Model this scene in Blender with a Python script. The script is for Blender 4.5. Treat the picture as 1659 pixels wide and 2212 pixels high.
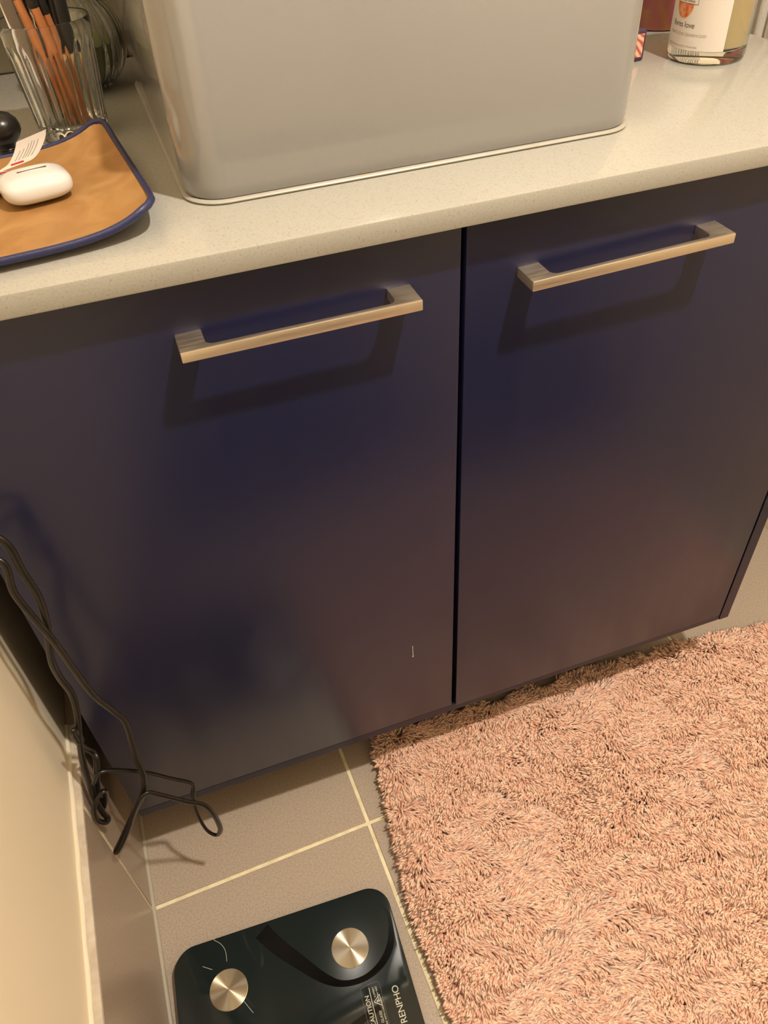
import bpy, bmesh, math, random
import numpy as np
from mathutils import Vector, Matrix

random.seed(7)
for o in list(bpy.data.objects):
    bpy.data.objects.remove(o, do_unlink=True)
scene = bpy.context.scene
COL = scene.collection
PI = math.pi

# ------------------------------------------------------------------ camera
cd = bpy.data.cameras.new('camera')
cd.sensor_fit = 'VERTICAL'
cd.sensor_height = 36.0
cd.lens = 36.0 * 1694.5 / 2212.0
cd.clip_start = 0.02
cam = bpy.data.objects.new('camera', cd)
cam.location = (0.18922, -0.55939, 1.12154)
cam.rotation_euler = (0.8088, 0.04777, -0.33899)
COL.objects.link(cam)
scene.camera = cam

# ------------------------------------------------------------------ world, light, exposure
w = bpy.data.worlds.new('world')
scene.world = w
w.use_nodes = True
w.node_tree.nodes['Background'].inputs[0].default_value = (1.0, 0.85, 0.65, 1)
w.node_tree.nodes['Background'].inputs[1].default_value = 0.05

LX, LY, LZ = 0.80, -0.66, 2.42
ld = bpy.data.lights.new('ceiling_downlight_lamp', 'AREA')
ld.shape = 'DISK'
ld.size = 0.075
ld.energy = 30.0
ld.color = (1.0, 0.90, 0.78)
lo = bpy.data.objects.new('ceiling_downlight_lamp', ld)
lo.location = (LX, LY, LZ - 0.004)
COL.objects.link(lo)

vs = scene.view_settings
vs.view_transform = 'Standard'
vs.look = 'None'
vs.gamma = 1.0
vs.use_curve_mapping = False
vs.exposure = 0.33
scene.display_settings.display_device = 'sRGB'

# ------------------------------------------------------------------ measures (metres)
ZC, ZT = 0.8585, 0.8767        # underside / top of the countertop
XS = -0.028                    # face of the tiled skirting at the left wall
WALL_ROT = 0.0185              # the left wall is not quite square to the cabinet
GA = 0.0316                    # nor is the floor tiling
XG, YG = 0.2892, -0.0552       # crossing of the grout lines
YB = 0.572                     # back wall
XR = 1.21                      # right wall
YF = -3.30                     # wall behind the camera

# ------------------------------------------------------------------ materials
def mat(name, col, rough=0.5, metal=0.0, spec=0.5, **kw):
    m = bpy.data.materials.new(name)
    m.use_nodes = True
    b = m.node_tree.nodes['Principled BSDF']
    b.inputs['Base Color'].default_value = (*col, 1)
    b.inputs['Roughness'].default_value = rough
    b.inputs['Metallic'].default_value = metal
    b.inputs['Specular IOR Level'].default_value = spec
    for k, v in kw.items():
        b.inputs[k.replace('_', ' ')].default_value = v
    return m

def nt(m):
    return m.node_tree.nodes, m.node_tree.links, m.node_tree.nodes['Principled BSDF']

def noise(m, scale, detail=4, coord='Object', stretch=None, dist=0.0):
    n, l, b = nt(m)
    tc = n.new('ShaderNodeTexCoord')
    out = tc.outputs[coord]
    if stretch:
        mp = n.new('ShaderNodeMapping')
        mp.inputs['Scale'].default_value = stretch
        l.new(out, mp.inputs['Vector'])
        out = mp.outputs['Vector']
    t = n.new('ShaderNodeTexNoise')
    t.inputs['Scale'].default_value = scale
    t.inputs['Detail'].default_value = detail
    t.inputs['Distortion'].default_value = dist
    l.new(out, t.inputs['Vector'])
    return t.outputs['Fac']

def ramp(m, fac, stops, target='Base Color'):
    n, l, b = nt(m)
    r = n.new('ShaderNodeValToRGB')
    e = r.color_ramp.elements
    while len(e) < len(stops):
        e.new(0.5)
    for i, (p, c) in enumerate(stops):
        e[i].position = p
        e[i].color = (*c, 1) if len(c) == 3 else c
    l.new(fac, r.inputs['Fac'])
    if target:
        l.new(r.outputs['Color'], b.inputs[target])
    return r.outputs['Color']

def bump(m, fac, strength=0.2, dist=0.001):
    n, l, b = nt(m)
    u = n.new('ShaderNodeBump')
    u.inputs['Strength'].default_value = strength
    u.inputs['Distance'].default_value = dist
    l.new(fac, u.inputs['Height'])
    l.new(u.outputs['Normal'], b.inputs['Normal'])

M = {}
M['paint'] = mat('wall_paint', (0.88, 0.78, 0.60), 0.55)
bump(M['paint'], noise(M['paint'], 260, 3), 0.08, 0.0006)
M['white_paint'] = mat('ceiling_paint', (0.90, 0.87, 0.82), 0.7)
M['ledge'] = mat('pale_ledge', (0.56, 0.48, 0.38), 0.5)
ramp(M['ledge'], noise(M['ledge'], 70, 4), [(0.35, (0.50, 0.42, 0.33)), (0.7, (0.64, 0.56, 0.45))])
M['absorber'] = mat('unseen_absorber', (0.05, 0.046, 0.045), 0.95)
M['caulk_grey'] = mat('caulk_grey', (0.50, 0.45, 0.36), 0.5)
M['caulk'] = mat('caulk', (0.80, 0.72, 0.56), 0.4)
bump(M['caulk'], noise(M['caulk'], 90, 3), 0.3, 0.002)
M['grout'] = mat('grout', (0.72, 0.62, 0.36), 0.8)
ramp(M['grout'], noise(M['grout'], 60, 4), [(0.3, (0.78, 0.68, 0.42)), (0.6, (0.92, 0.84, 0.58))])
M['tile'] = mat('porcelain_tile', (0.30, 0.245, 0.185), 0.42)
f = noise(M['tile'], 420, 5)
ramp(M['tile'], f, [(0.25, (0.36, 0.29, 0.225)), (0.5, (0.46, 0.375, 0.295)), (0.78, (0.56, 0.47, 0.375))])
bump(M['tile'], f, 0.12, 0.0006)
M['tile_wall'] = mat('skirting_tile', (0.27, 0.215, 0.165), 0.30)
f = noise(M['tile_wall'], 300, 4)
ramp(M['tile_wall'], f, [(0.3, (0.36, 0.285, 0.22)), (0.7, (0.44, 0.36, 0.285))])
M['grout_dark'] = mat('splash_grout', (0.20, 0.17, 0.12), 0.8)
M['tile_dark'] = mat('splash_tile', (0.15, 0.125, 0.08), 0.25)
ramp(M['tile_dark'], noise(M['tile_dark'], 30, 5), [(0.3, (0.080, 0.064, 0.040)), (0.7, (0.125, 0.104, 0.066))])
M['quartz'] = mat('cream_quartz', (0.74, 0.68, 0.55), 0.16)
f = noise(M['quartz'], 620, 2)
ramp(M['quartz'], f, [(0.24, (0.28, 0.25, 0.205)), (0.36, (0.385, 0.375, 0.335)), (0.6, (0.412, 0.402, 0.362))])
M['navy'] = mat('navy_satin', (0.010, 0.012, 0.046), 0.30, spec=0.55)
f = noise(M['navy'], 7, 2, stretch=(8, 8, 1))
ramp(M['navy'], f, [(0.3, (0.29, 0.29, 0.29)), (0.75, (0.33, 0.33, 0.33))], 'Roughness')
M['navy_side'] = mat('navy_panel', (0.010, 0.011, 0.036), 0.36)
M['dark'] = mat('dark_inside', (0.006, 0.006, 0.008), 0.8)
M['nickel'] = mat('brushed_nickel', (0.80, 0.70, 0.57), 0.42, 1.0)
f = noise(M['nickel'], 30, 3, stretch=(1, 40, 40))
ramp(M['nickel'], f, [(0.3, (0.38, 0.38, 0.38)), (0.7, (0.50, 0.50, 0.50))], 'Roughness')
bump(M['nickel'], f, 0.08, 0.0004)
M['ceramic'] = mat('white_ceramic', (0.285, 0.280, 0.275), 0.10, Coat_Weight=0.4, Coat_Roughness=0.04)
M['sealant'] = mat('silicone', (0.78, 0.70, 0.54), 0.35)
ramp(M['sealant'], noise(M['sealant'], 22, 4), [(0.30, (0.38, 0.32, 0.19)), (0.40, (0.40, 0.38, 0.33)), (0.7, (0.44, 0.42, 0.375))])
M['rug'] = mat('rug_pile', (0.70, 0.36, 0.24), 0.72, Sheen_Weight=0.35, Sheen_Roughness=0.5)
n, l, b = nt(M['rug'])
g = n.new('ShaderNodeNewGeometry')
rc = ramp(M['rug'], g.outputs['Random Per Island'], [(0.0, (0.80, 0.42, 0.29)), (0.5, (0.94, 0.60, 0.44)), (1.0, (0.97, 0.72, 0.55))])
M['rug_back'] = mat('rug_backing', (0.66, 0.28, 0.19), 0.9)
M['black_plastic'] = mat('black_plastic', (0.012, 0.011, 0.010), 0.28)
M['cord'] = mat('black_cord', (0.010, 0.008, 0.006), 0.30)
M['glass_black'] = mat('black_glass', (0.013, 0.019, 0.019), 0.06)
M['reflection_black'] = mat('painted_reflection', (0.004, 0.004, 0.004), 0.07, spec=0.3)
M['print_white'] = mat('white_print', (0.62, 0.62, 0.50), 0.4)
M['print_grey'] = mat('grey_print', (0.13, 0.135, 0.13), 0.3)
M['disc'] = mat('spun_steel', (0.62, 0.55, 0.43), 0.27, 1.0, Anisotropic=0.95)
n, l, b = nt(M['disc'])
tg = n.new('ShaderNodeTangent')
tg.direction_type = 'RADIAL'
tg.axis = 'Z'
l.new(tg.outputs['Tangent'], b.inputs['Tangent'])
b.inputs['Anisotropic Rotation'].default_value = 0.25
M['leather'] = mat('tan_leather', (0.50, 0.245, 0.065), 0.5)
f = noise(M['leather'], 26, 6, dist=1.2)
ramp(M['leather'], f, [(0.28, (0.32, 0.155, 0.045)), (0.55, (0.39, 0.205, 0.068)), (0.8, (0.46, 0.27, 0.105))])
M['navy_leather'] = mat('navy_leather', (0.020, 0.024, 0.088), 0.42)
bump(M['navy_leather'], noise(M['navy_leather'], 320, 3), 0.3, 0.0008)
M['white_gloss'] = mat('white_plastic', (0.70, 0.70, 0.69), 0.10)
M['seam'] = mat('seam', (0.06, 0.035, 0.030), 0.5)
M['paper'] = mat('paper', (0.58, 0.52, 0.46), 0.75)
M['red'] = mat('red_ink', (0.50, 0.025, 0.035), 0.5)
M['ink'] = mat('dark_ink', (0.085, 0.055, 0.06), 0.6)
M['ink_grey'] = mat('grey_ink', (0.36, 0.31, 0.26), 0.7)
M['glass'] = mat('clear_glass', (0.97, 0.98, 0.95), 0.02, Transmission_Weight=1.0, IOR=1.48)
M['copper'] = mat('copper_handle', (0.58, 0.23, 0.09), 0.30, 0.55)
M['bamboo'] = mat('bamboo', (0.45, 0.28, 0.12), 0.5)
M['brown'] = mat('dark_brown', (0.10, 0.07, 0.035), 0.45)
M['wax'] = mat('candle_wax', (0.78, 0.62, 0.34), 0.45, Subsurface_Weight=0.2)
M['label'] = mat('label_paper', (0.72, 0.66, 0.60), 0.6)
M['orange'] = mat('orange_ink', (0.62, 0.16, 0.045), 0.6)
ramp(M['orange'], noise(M['orange'], 160, 2), [(0.35, (0.62, 0.07, 0.02)), (0.5, (0.66, 0.22, 0.08)), (0.68, (0.70, 0.40, 0.22))])
M['mauve'] = mat('mauve_ink', (0.30, 0.19, 0.17), 0.6)
M['rose'] = mat('rose_metal', (0.32, 0.13, 0.075), 0.33, 0.5)
ramp(M['rose'], noise(M['rose'], 14, 3, dist=2.0), [(0.3, (0.24, 0.05, 0.09)), (0.5, (0.23, 0.085, 0.05)), (0.7, (0.27, 0.12, 0.05))])
M['pattern'] = mat('striped_card', (0.75, 0.34, 0.24), 0.5)
n, l, b = nt(M['pattern'])
tc = n.new('ShaderNodeTexCoord')
wv = n.new('ShaderNodeTexWave')
wv.bands_direction = 'DIAGONAL'
wv.inputs['Scale'].default_value = 75
wv.inputs['Distortion'].default_value = 3.0
l.new(tc.outputs['Object'], wv.inputs['Vector'])
ramp(M['pattern'], wv.outputs['Fac'], [(0.15, (0.46, 0.11, 0.075)), (0.45, (0.76, 0.33, 0.22)), (0.9, (0.84, 0.50, 0.38))])
M['plum'] = mat('dark_plum', (0.055, 0.035, 0.075), 0.4)
M['towel'] = mat('grey_cloth', (0.66, 0.63, 0.58), 0.9, Sheen_Weight=0.3)
bump(M['towel'], noise(M['towel'], 500, 3), 0.5, 0.001)
M['leaf'] = mat('dried_leaf', (0.10, 0.12, 0.03), 0.6)
M['lens'] = mat('lamp_lens', (1, 1, 1), 0.4)
n, l, b = nt(M['lens'])
b.inputs['Emission Color'].default_value = (1, 0.85, 0.62, 1)
b.inputs['Emission Strength'].default_value = 6.0
M['chrome'] = mat('white_ring', (0.8, 0.8, 0.78), 0.35)

# ------------------------------------------------------------------ helpers
def link(me, name, m, parent=None, loc=None, rot=None):
    o = bpy.data.objects.new(name, me)
    COL.objects.link(o)
    if m is not None and len(me.materials) == 0:
        me.materials.append(M[m] if isinstance(m, str) else m)
    if parent:
        o.parent = parent
    if loc:
        o.location = loc
    if rot:
        o.rotation_euler = rot
    return o

def smooth(me, ang=40):
    n_ = len(me.polygons)
    me.polygons.foreach_set('use_smooth', [True] * n_)
    try:
        me.set_sharp_from_angle(angle=math.radians(ang))
    except Exception:
        pass
    me.update()

def from_bm(bm, ang=40):
    me = bpy.data.meshes.new('mesh')
    bmesh.ops.recalc_face_normals(bm, faces=bm.faces)
    bm.to_mesh(me)
    bm.free()
    smooth(me, ang)
    return me

def pyd(v, f, ang=40, flat=False):
    me = bpy.data.meshes.new('mesh')
    me.from_pydata([tuple(map(float, p)) for p in v], [], f)
    bm = bmesh.new()
    bm.from_mesh(me)
    bmesh.ops.recalc_face_normals(bm, faces=bm.faces)
    bm.to_mesh(me)
    bm.free()
    if not flat:
        smooth(me, ang)
    return me

def box(x0, x1, y0, y1, z0, z1, bev=0.0, seg=2):
    bm = bmesh.new()
    bmesh.ops.create_cube(bm, size=1.0)
    for v in bm.verts:
        v.co.x = x0 if v.co.x < 0 else x1
        v.co.y = y0 if v.co.y < 0 else y1
        v.co.z = z0 if v.co.z < 0 else z1
    if bev > 0:
        bmesh.ops.bevel(bm, geom=bm.edges[:], offset=bev, segments=seg, profile=0.5, affect='EDGES')
    return from_bm(bm)

def prism(poly, z0, z1, bev=0.0, seg=2, ang=40):
    """polygon in XY extruded in Z"""
    bm = bmesh.new()
    lo_ = [bm.verts.new((x, y, z0)) for x, y in poly]
    hi_ = [bm.verts.new((x, y, z1)) for x, y in poly]
    k = len(poly)
    bm.faces.new(lo_[::-1])
    bm.faces.new(hi_)
    for i in range(k):
        bm.faces.new((lo_[i], lo_[(i + 1) % k], hi_[(i + 1) % k], hi_[i]))
    bmesh.ops.recalc_face_normals(bm, faces=bm.faces)
    if bev > 0:
        es = [e for e in bm.edges if abs(e.verts[0].co.z - e.verts[1].co.z) < 1e-7]
        bmesh.ops.bevel(bm, geom=es, offset=bev, segments=seg, profile=0.5, affect='EDGES')
    return from_bm(bm, ang)

def rrect(x0, x1, y0, y1, r, seg=8):
    pts = []
    for cx, cy, a0 in ((x1 - r, y0 + r, -PI / 2), (x1 - r, y1 - r, 0), (x0 + r, y1 - r, PI / 2), (x0 + r, y0 + r, PI)):
        for i in range(seg + 1):
            a = a0 + PI / 2 * i / seg
            pts.append((cx + r * math.cos(a), cy + r * math.sin(a)))
    return pts

def lathe(prof, seg=48, rfun=None, ang=40):
    """prof: list of (r, z); r == 0 closes to a point"""
    v, f, rings = [], [], []
    for r, z in prof:
        if r <= 1e-9:
            rings.append([len(v)])
            v.append((0, 0, z))
        else:
            ids = []
            for i in range(seg):
                a = 2 * PI * i / seg
                rr = r * (rfun(a, z, r) if rfun else 1)
                ids.append(len(v))
                v.append((rr * math.cos(a), rr * math.sin(a), z))
            rings.append(ids)
    for a, b_ in zip(rings[:-1], rings[1:]):
        if len(a) == 1 and len(b_) == 1:
            continue
        for i in range(seg):
            j = (i + 1) % seg
            if len(a) == 1:
                f.append((a[0], b_[i], b_[j]))
            elif len(b_) == 1:
                f.append((a[i], a[j], b_[0]))
            else:
                f.append((a[i], a[j], b_[j], b_[i]))
    return pyd(v, f, ang)

def spline(pts, per=8, closed=False):
    P = [np.array(p, float) for p in pts]
    out = []
    k = len(P)
    rng = range(k) if closed else range(k - 1)
    for i in rng:
        if closed:
            a, b_, c, d = P[(i - 1) % k], P[i], P[(i + 1) % k], P[(i + 2) % k]
        else:
            a = P[i - 1] if i > 0 else 2 * P[0] - P[1]
            b_, c = P[i], P[i + 1]
            d = P[i + 2] if i + 2 < k else 2 * P[-1] - P[-2]
        for s in range(per):
            t = s / per
            out.append(0.5 * (2 * b_ + (c - a) * t + (2 * a - 5 * b_ + 4 * c - d) * t * t + (3 * b_ - a - 3 * c + d) * t ** 3))
    if not closed:
        out.append(P[-1])
    return out

def tube(path, ru, rv=None, seg=10, closed=False, up=(0, 0, 1)):
    """sweep an elliptic section along a path (parallel transport)"""
    rv = ru if rv is None else rv
    P = [np.array(p, float) for p in path]
    k = len(P)
    T = []
    for i in range(k):
        if closed:
            t = P[(i + 1) % k] - P[(i - 1) % k]
        else:
            t = P[min(i + 1, k - 1)] - P[max(i - 1, 0)]
        T.append(t / (np.linalg.norm(t) + 1e-12))
    u = np.array(up, float)
    u = u - T[0] * (u @ T[0])
    if np.linalg.norm(u) < 1e-4:
        u = np.array((1.0, 0, 0)) - T[0] * T[0][0]
    u /= np.linalg.norm(u)
    v, f = [], []
    for i in range(k):
        u = u - T[i] * (u @ T[i])
        u /= np.linalg.norm(u)
        w_ = np.cross(T[i], u)
        a_ = ru[i] if hasattr(ru, '__len__') else ru
        b_ = rv[i] if hasattr(rv, '__len__') else rv
        for s in range(seg):
            an = 2 * PI * s / seg
            v.append(P[i] + u * a_ * math.cos(an) + w_ * b_ * math.sin(an))
    for i in range(k if closed else k - 1):
        j = (i + 1) % k
        for s in range(seg):
            s2 = (s + 1) % seg
            f.append((i * seg + s, i * seg + s2, j * seg + s2, j * seg + s))
    if not closed:
        f.append(tuple(range(seg))[::-1])
        f.append(tuple((k - 1) * seg + s for s in range(seg)))
    return pyd(v, f, 60)

def empty(name, loc=(0, 0, 0), rot=(0, 0, 0)):
    o = bpy.data.objects.new(name, None)
    o.empty_display_size = 0.02
    o.location = loc
    o.rotation_euler = rot
    COL.objects.link(o)
    return o

def tag(o, label, cat, group=None):
    o['label'] = label
    o['category'] = cat
    if group:
        o['group'] = group
    return o

def struct(o, label=None):
    o['kind'] = 'structure'
    if label:
        o['label'] = label
    return o

def text_mesh(s, size, depth=0.0, align='LEFT', space=1.0):
    c = bpy.data.curves.new('txt', 'FONT')
    c.body = s
    c.size = size
    c.extrude = depth
    c.align_x = align
    c.space_character = space
    o = bpy.data.objects.new('txt', c)
    COL.objects.link(o)
    dg = bpy.context.evaluated_depsgraph_get()
    me = bpy.data.meshes.new_from_object(o.evaluated_get(dg))
    bpy.data.objects.remove(o, do_unlink=True)
    bpy.data.curves.remove(c)
    me.materials.clear()
    return me

# ================================================================== SETTING
# ---- floor: a grout bed with every tile its own piece
floor = struct(link(box(-0.30, 1.50, YF - 0.1, YB + 0.1, -0.06, -0.0016), 'floor', 'grout'),
               'greige floor tiles with cream grout lines')
GW = 0.0052
ex = Matrix.Rotation(GA, 4, 'Z')
def grid_tile(u0, u1, v0, v1):
    # u along the wall side, v away from the camera, in the frame of the tiling
    me = box(u0 + GW / 2, u1 - GW / 2, v0 + GW / 2, v1 - GW / 2, -0.009, 0.0, 0.0009, 1)
    o = link(me, 'tile', 'tile', floor)
    o.rotation_euler = (0, 0, GA)
    o.location = (XG, YG + GA * XG, 0)
    return o
for iu, (u0, u1) in enumerate(((-0.34, 0.0), (0.0, 0.60), (0.60, 0.96))):
    for iv in range(-11, 3):
        v0 = iv * 0.30
        grid_tile(u0, u1, v0, v0 + 0.30)

# ---- unseen dark floor added behind the camera to darken door reflections
struct(link(box(-0.30, 1.50, YF - 0.1, -0.82, 0.0005, 0.010, 0.003, 2), 'added_dark_floor', 'absorber'), 'unseen dark carpet beyond the bathroom')

# ---- left wall, its tiled skirting, the caulk bead
wl = struct(link(box(-0.14, -0.012, YF - 0.1, YB + 0.1, 0.0, 2.46), 'wall_left', 'paint', None, (XS, 0, 0), (0, 0, WALL_ROT)),
            'cream painted wall beside the cabinet')
bl = struct(link(box(-0.0118, -0.0012, YF, 0.56, 0.0005, 0.3025), 'baseboard_left', 'grout', None, (XS, 0, 0), (0, 0, WALL_ROT)),
            'tall brown tiled skirting along the cream wall')
yj = YG - 0.001
for y0, y1 in ((yj, 0.56), (yj - 0.6, yj), (yj - 1.2, yj - 0.6), (yj - 1.8, yj - 1.2), (yj - 2.4, yj - 1.8), (YF, yj - 2.4)):
    link(box(-0.0115, 0.0, y0 + 0.0022, y1 - 0.0022, 0.003, 0.3044, 0.0008, 1), 'tile', 'tile_wall', bl)
path = []
for i in range(90):
    y = -1.6 + 1.655 * i / 89
    path.append((-0.0108 + 0.0008 * math.sin(i * 1.9) * random.random(), y, 0.3060 + 0.0010 * random.random()))
ck = tube(path, 0.0030, 0.0030, 8)
struct(link(box(-0.0118, -0.0006, YF, 0.055, 0.3045, 0.3058, 0.0004, 1), 'trim_3', 'ledge', None, (XS, 0, 0), (0, 0, WALL_ROT)), 'pale painted ledge on top of the skirting tiles')
tr = struct(link(ck, 'trim_1', 'caulk', None, (XS, 0, 0), (0, 0, WALL_ROT)), 'cream caulk bead along the top of the skirting')

path = [(0.0012, -3.2 + 3.70 * i / 60, 0.0012 + 0.0006 * random.random()) for i in range(61)]
struct(link(tube(path, 0.0034, 0.0034, 8), 'trim_2', 'caulk_grey', None, (XS, 0, 0), (0, 0, WALL_ROT)), 'grey caulk line between skirting and floor')
struct(link(box(-0.20, XR + 0.1, YB, YB + 0.1, 0.0, 2.46), 'wall_back', 'paint'), 'cream wall behind the countertop')
# dark tiled splashback above the countertop
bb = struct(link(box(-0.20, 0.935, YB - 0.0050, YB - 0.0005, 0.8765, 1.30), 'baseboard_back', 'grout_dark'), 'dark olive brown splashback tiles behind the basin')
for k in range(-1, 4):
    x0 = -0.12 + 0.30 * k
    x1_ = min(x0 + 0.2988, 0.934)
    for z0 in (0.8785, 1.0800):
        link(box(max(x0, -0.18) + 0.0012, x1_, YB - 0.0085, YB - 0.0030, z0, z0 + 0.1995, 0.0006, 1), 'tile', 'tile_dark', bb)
struct(link(box(XR, XR + 0.1, YF - 0.1, YB, 0.0, 2.46), 'wall_right', 'paint'), 'cream wall to the right of the cabinet')
struct(link(box(-0.20, XR + 0.1, YF - 0.1, YF, 0.0, 2.46), 'wall_front', 'paint'), 'cream wall opposite the cabinet')
struct(link(box(-0.30, XR + 0.2, YF - 0.1, YB + 0.1, 2.46, 2.54), 'ceiling', 'white_paint'), 'white ceiling')

# ---- ceiling downlight fixture
dl = tag(empty('ceiling_downlight', (LX, LY, 2.46)), 'round recessed ceiling downlight above the rug', 'lamp')
link(lathe([(0.040, -0.001), (0.040, -0.010), (0.046, -0.014), (0.056, -0.012), (0.060, 0.0)], 40), 'ring', 'chrome', dl)
link(lathe([(0, -0.004), (0.040, -0.004), (0.040, -0.001), (0, -0.001)], 40), 'lens', 'lens', dl)

# ================================================================== VANITY CABINET
vc = tag(empty('vanity_cabinet', (0.45, 0.28, 0.0)), 'dark navy two-door bathroom vanity cabinet with brushed nickel handles', 'cabinet')
VO = Vector(vc.location)
def vpart(me, name, m, parent=None):
    o = link(me, name, m, parent or vc)
    if parent is None:
        me.transform(Matrix.Translation(-VO))
    return o
vpart(box(0.001, 0.017, 0.021, 0.565, 0.1445, 0.857), 'side_panel', 'navy_side')
vpart(box(0.8842, 0.9005, 0.0, 0.565, 0.1445, 0.857, 0.0006, 1), 'side_panel', 'navy_side')
vpart(box(0.0005, 0.8838, 0.0015, 0.560, 0.1435, 0.1580, 0.0006, 1), 'bottom_panel', 'navy_side')
vpart(box(0.0175, 0.8838, 0.550, 0.560, 0.159, 0.857), 'back_panel', 'dark')
vpart(box(0.0175, 0.8838, 0.0215, 0.075, 0.840, 0.857), 'top_rail', 'dark')
vpart(box(0.433, 0.451, 0.0215, 0.100, 0.159, 0.839), 'centre_stile', 'dark')
vpart(box(0.02, 0.88, 0.150, 0.166, 0.0, 0.1430), 'kickboard', 'dark')

def handle_mesh(L, D=0.030, H=0.0092, leg=0.0205, t=0.0056, r=0.0065):
    P_ = [(0, 0), (0, -D), (L, -D), (L, 0), (L - leg, 0)]
    yi = -D + t
    for i in range(7):
        a = PI / 2 * i / 6
        P_.append((L - leg - r + r * math.cos(a), yi + r - r * math.sin(a)))
    for i in range(7):
        a = PI / 2 * i / 6
        P_.append((leg + r - r * math.sin(a), yi + r - r * math.cos(a)))
    P_.append((leg, 0))
    bm = bmesh.new()
    lo_ = [bm.verts.new((x - L / 2, y, -H / 2)) for x, y in P_]
    hi_ = [bm.verts.new((x - L / 2, y, H / 2)) for x, y in P_]
    k = len(P_)
    bm.faces.new(lo_); bm.faces.new(hi_[::-1])
    for i in range(k):
        bm.faces.new((lo_[i], lo_[(i + 1) % k], hi_[(i + 1) % k], hi_[i]))
    bmesh.ops.recalc_face_normals(bm, faces=bm.faces)
    bm.edges.ensure_lookup_table()
    es = [e for e in bm.edges if e.is_manifold and e.calc_face_angle(0) > 0.6]
    bmesh.ops.bevel(bm, geom=es, offset=0.0009, segments=2, profile=0.5, affect='EDGES')
    return from_bm(bm, 35)

# left door
dl_ = vpart(box(0.0, 0.4388, 0.0, 0.018, 0.1600, 0.8530, 0.0012, 2), 'door', 'navy')
h1 = link(handle_mesh(0.1938), 'handle', 'nickel', dl_)
h1['label'] = 'brushed nickel bar handle'
h1.location = Vector((0.2963, 0.0, 0.8074)) - VO
def door_mark(x, z, r, ln, door):
    P_ = spline([(x, -0.0003, z + ln), (x, -0.0003, z + ln / 2), (x + 0.0002, -0.0003, z)], 3)
    link(tube([tuple(Vector(q) - VO) for q in P_], r * 0.35, 0.0002, 6, up=(1, 0, 0)), 'drip_mark', 'label', door)
    bm_ = bmesh.new()
    bmesh.ops.create_uvsphere(bm_, u_segments=10, v_segments=6, radius=r)
    me_ = from_bm(bm_)
    me_.transform(Matrix.Translation(Vector((x, -0.0001, z)) - VO) @ Matrix.Diagonal((1, 0.25, 1, 1)))
    link(me_, 'drip_mark', 'label', door)
door_mark(0.3838, 0.3030, 0.0012, 0.022, dl_)
# right door hangs a little lower and out of true
dr = vpart(box(0.4450, 0.8818, 0.0, 0.018, 0.1562, 0.8520, 0.0012, 2), 'door', 'navy')
piv = Vector((0.8818, 0.009, 0.1562)) - VO
rot_ = Matrix.Translation(piv) @ Matrix.Rotation(-0.0025, 4, 'Y') @ Matrix.Translation(-piv)
dr.data.transform(rot_)
h2 = link(handle_mesh(0.1968), 'handle', 'nickel', dr)
h2['label'] = 'brushed nickel bar handle'
h2.location = Vector((0.5893, 0.0, 0.8034)) - VO
h2.rotation_euler = (0, -0.019, 0)

# ================================================================== COUNTERTOP + BASIN
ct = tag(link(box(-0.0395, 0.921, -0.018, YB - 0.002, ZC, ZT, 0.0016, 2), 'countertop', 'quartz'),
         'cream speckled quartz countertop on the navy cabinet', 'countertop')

bx0, bx1, by0, by1, bh = 0.2368, 0.6365, 0.0645, 0.4645, 0.155
bs = tag(empty('basin', ((bx0 + bx1) / 2, (by0 + by1) / 2, ZT)), 'square white ceramic countertop basin with rounded corners', 'basin')
hw = (bx1 - bx0) / 2
def basin_mesh():
    rings = []
    def ring(h, r, z):
        rings.append([(x, y, z) for x, y in rrect(-h, h, -h, h, r, 10)])
    ring(hw - 0.010, 0.026, 0.0008)
    ring(hw - 0.005, 0.029, 0.0014)
    ring(hw - 0.0018, 0.031, 0.0040)
    ring(hw - 0.0006, 0.032, 0.0080)
    ring(hw, 0.033, 0.014)
    ring(hw, 0.033, bh - 0.006)
    ring(hw - 0.002, 0.033, bh - 0.0015)
    ring(hw - 0.006, 0.030, bh)
    ring(hw - 0.010, 0.026, bh - 0.0015)
    ring(hw - 0.012, 0.024, bh - 0.006)
    ring(hw - 0.020, 0.030, 0.050)
    ring(hw - 0.030, 0.040, 0.026)
    ring(hw - 0.060, 0.060, 0.018)
    ring(0.060, 0.055, 0.014)
    ring(0.024, 0.0235, 0.012)
    v, f = [], []
    k = len(rings[0])
    for r_ in rings:
        v += r_
    for i in range(len(rings) - 1):
        for s in range(k):
            s2 = (s + 1) % k
            f.append((i * k + s, i * k + s2, (i + 1) * k + s2, (i + 1) * k + s))
    f.append(tuple(range(k))[::-1])
    f.append(tuple((len(rings) - 1) * k + s for s in range(k)))
    return pyd(v, f, 30)
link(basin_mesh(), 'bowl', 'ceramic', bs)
link(lathe([(0, 0.0145), (0.016, 0.0145), (0.021, 0.0130), (0.0215, 0.0123)], 32), 'waste', 'chrome', bs)
bead = [(x, y, 0.0018) for x, y in rrect(-hw + 0.001, hw - 0.001, -hw + 0.001, hw - 0.001, 0.031, 8)]
link(tube(bead, 0.0018, 0.0030, 8, True), 'silicone_bead', 'sealant', bs)

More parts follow.
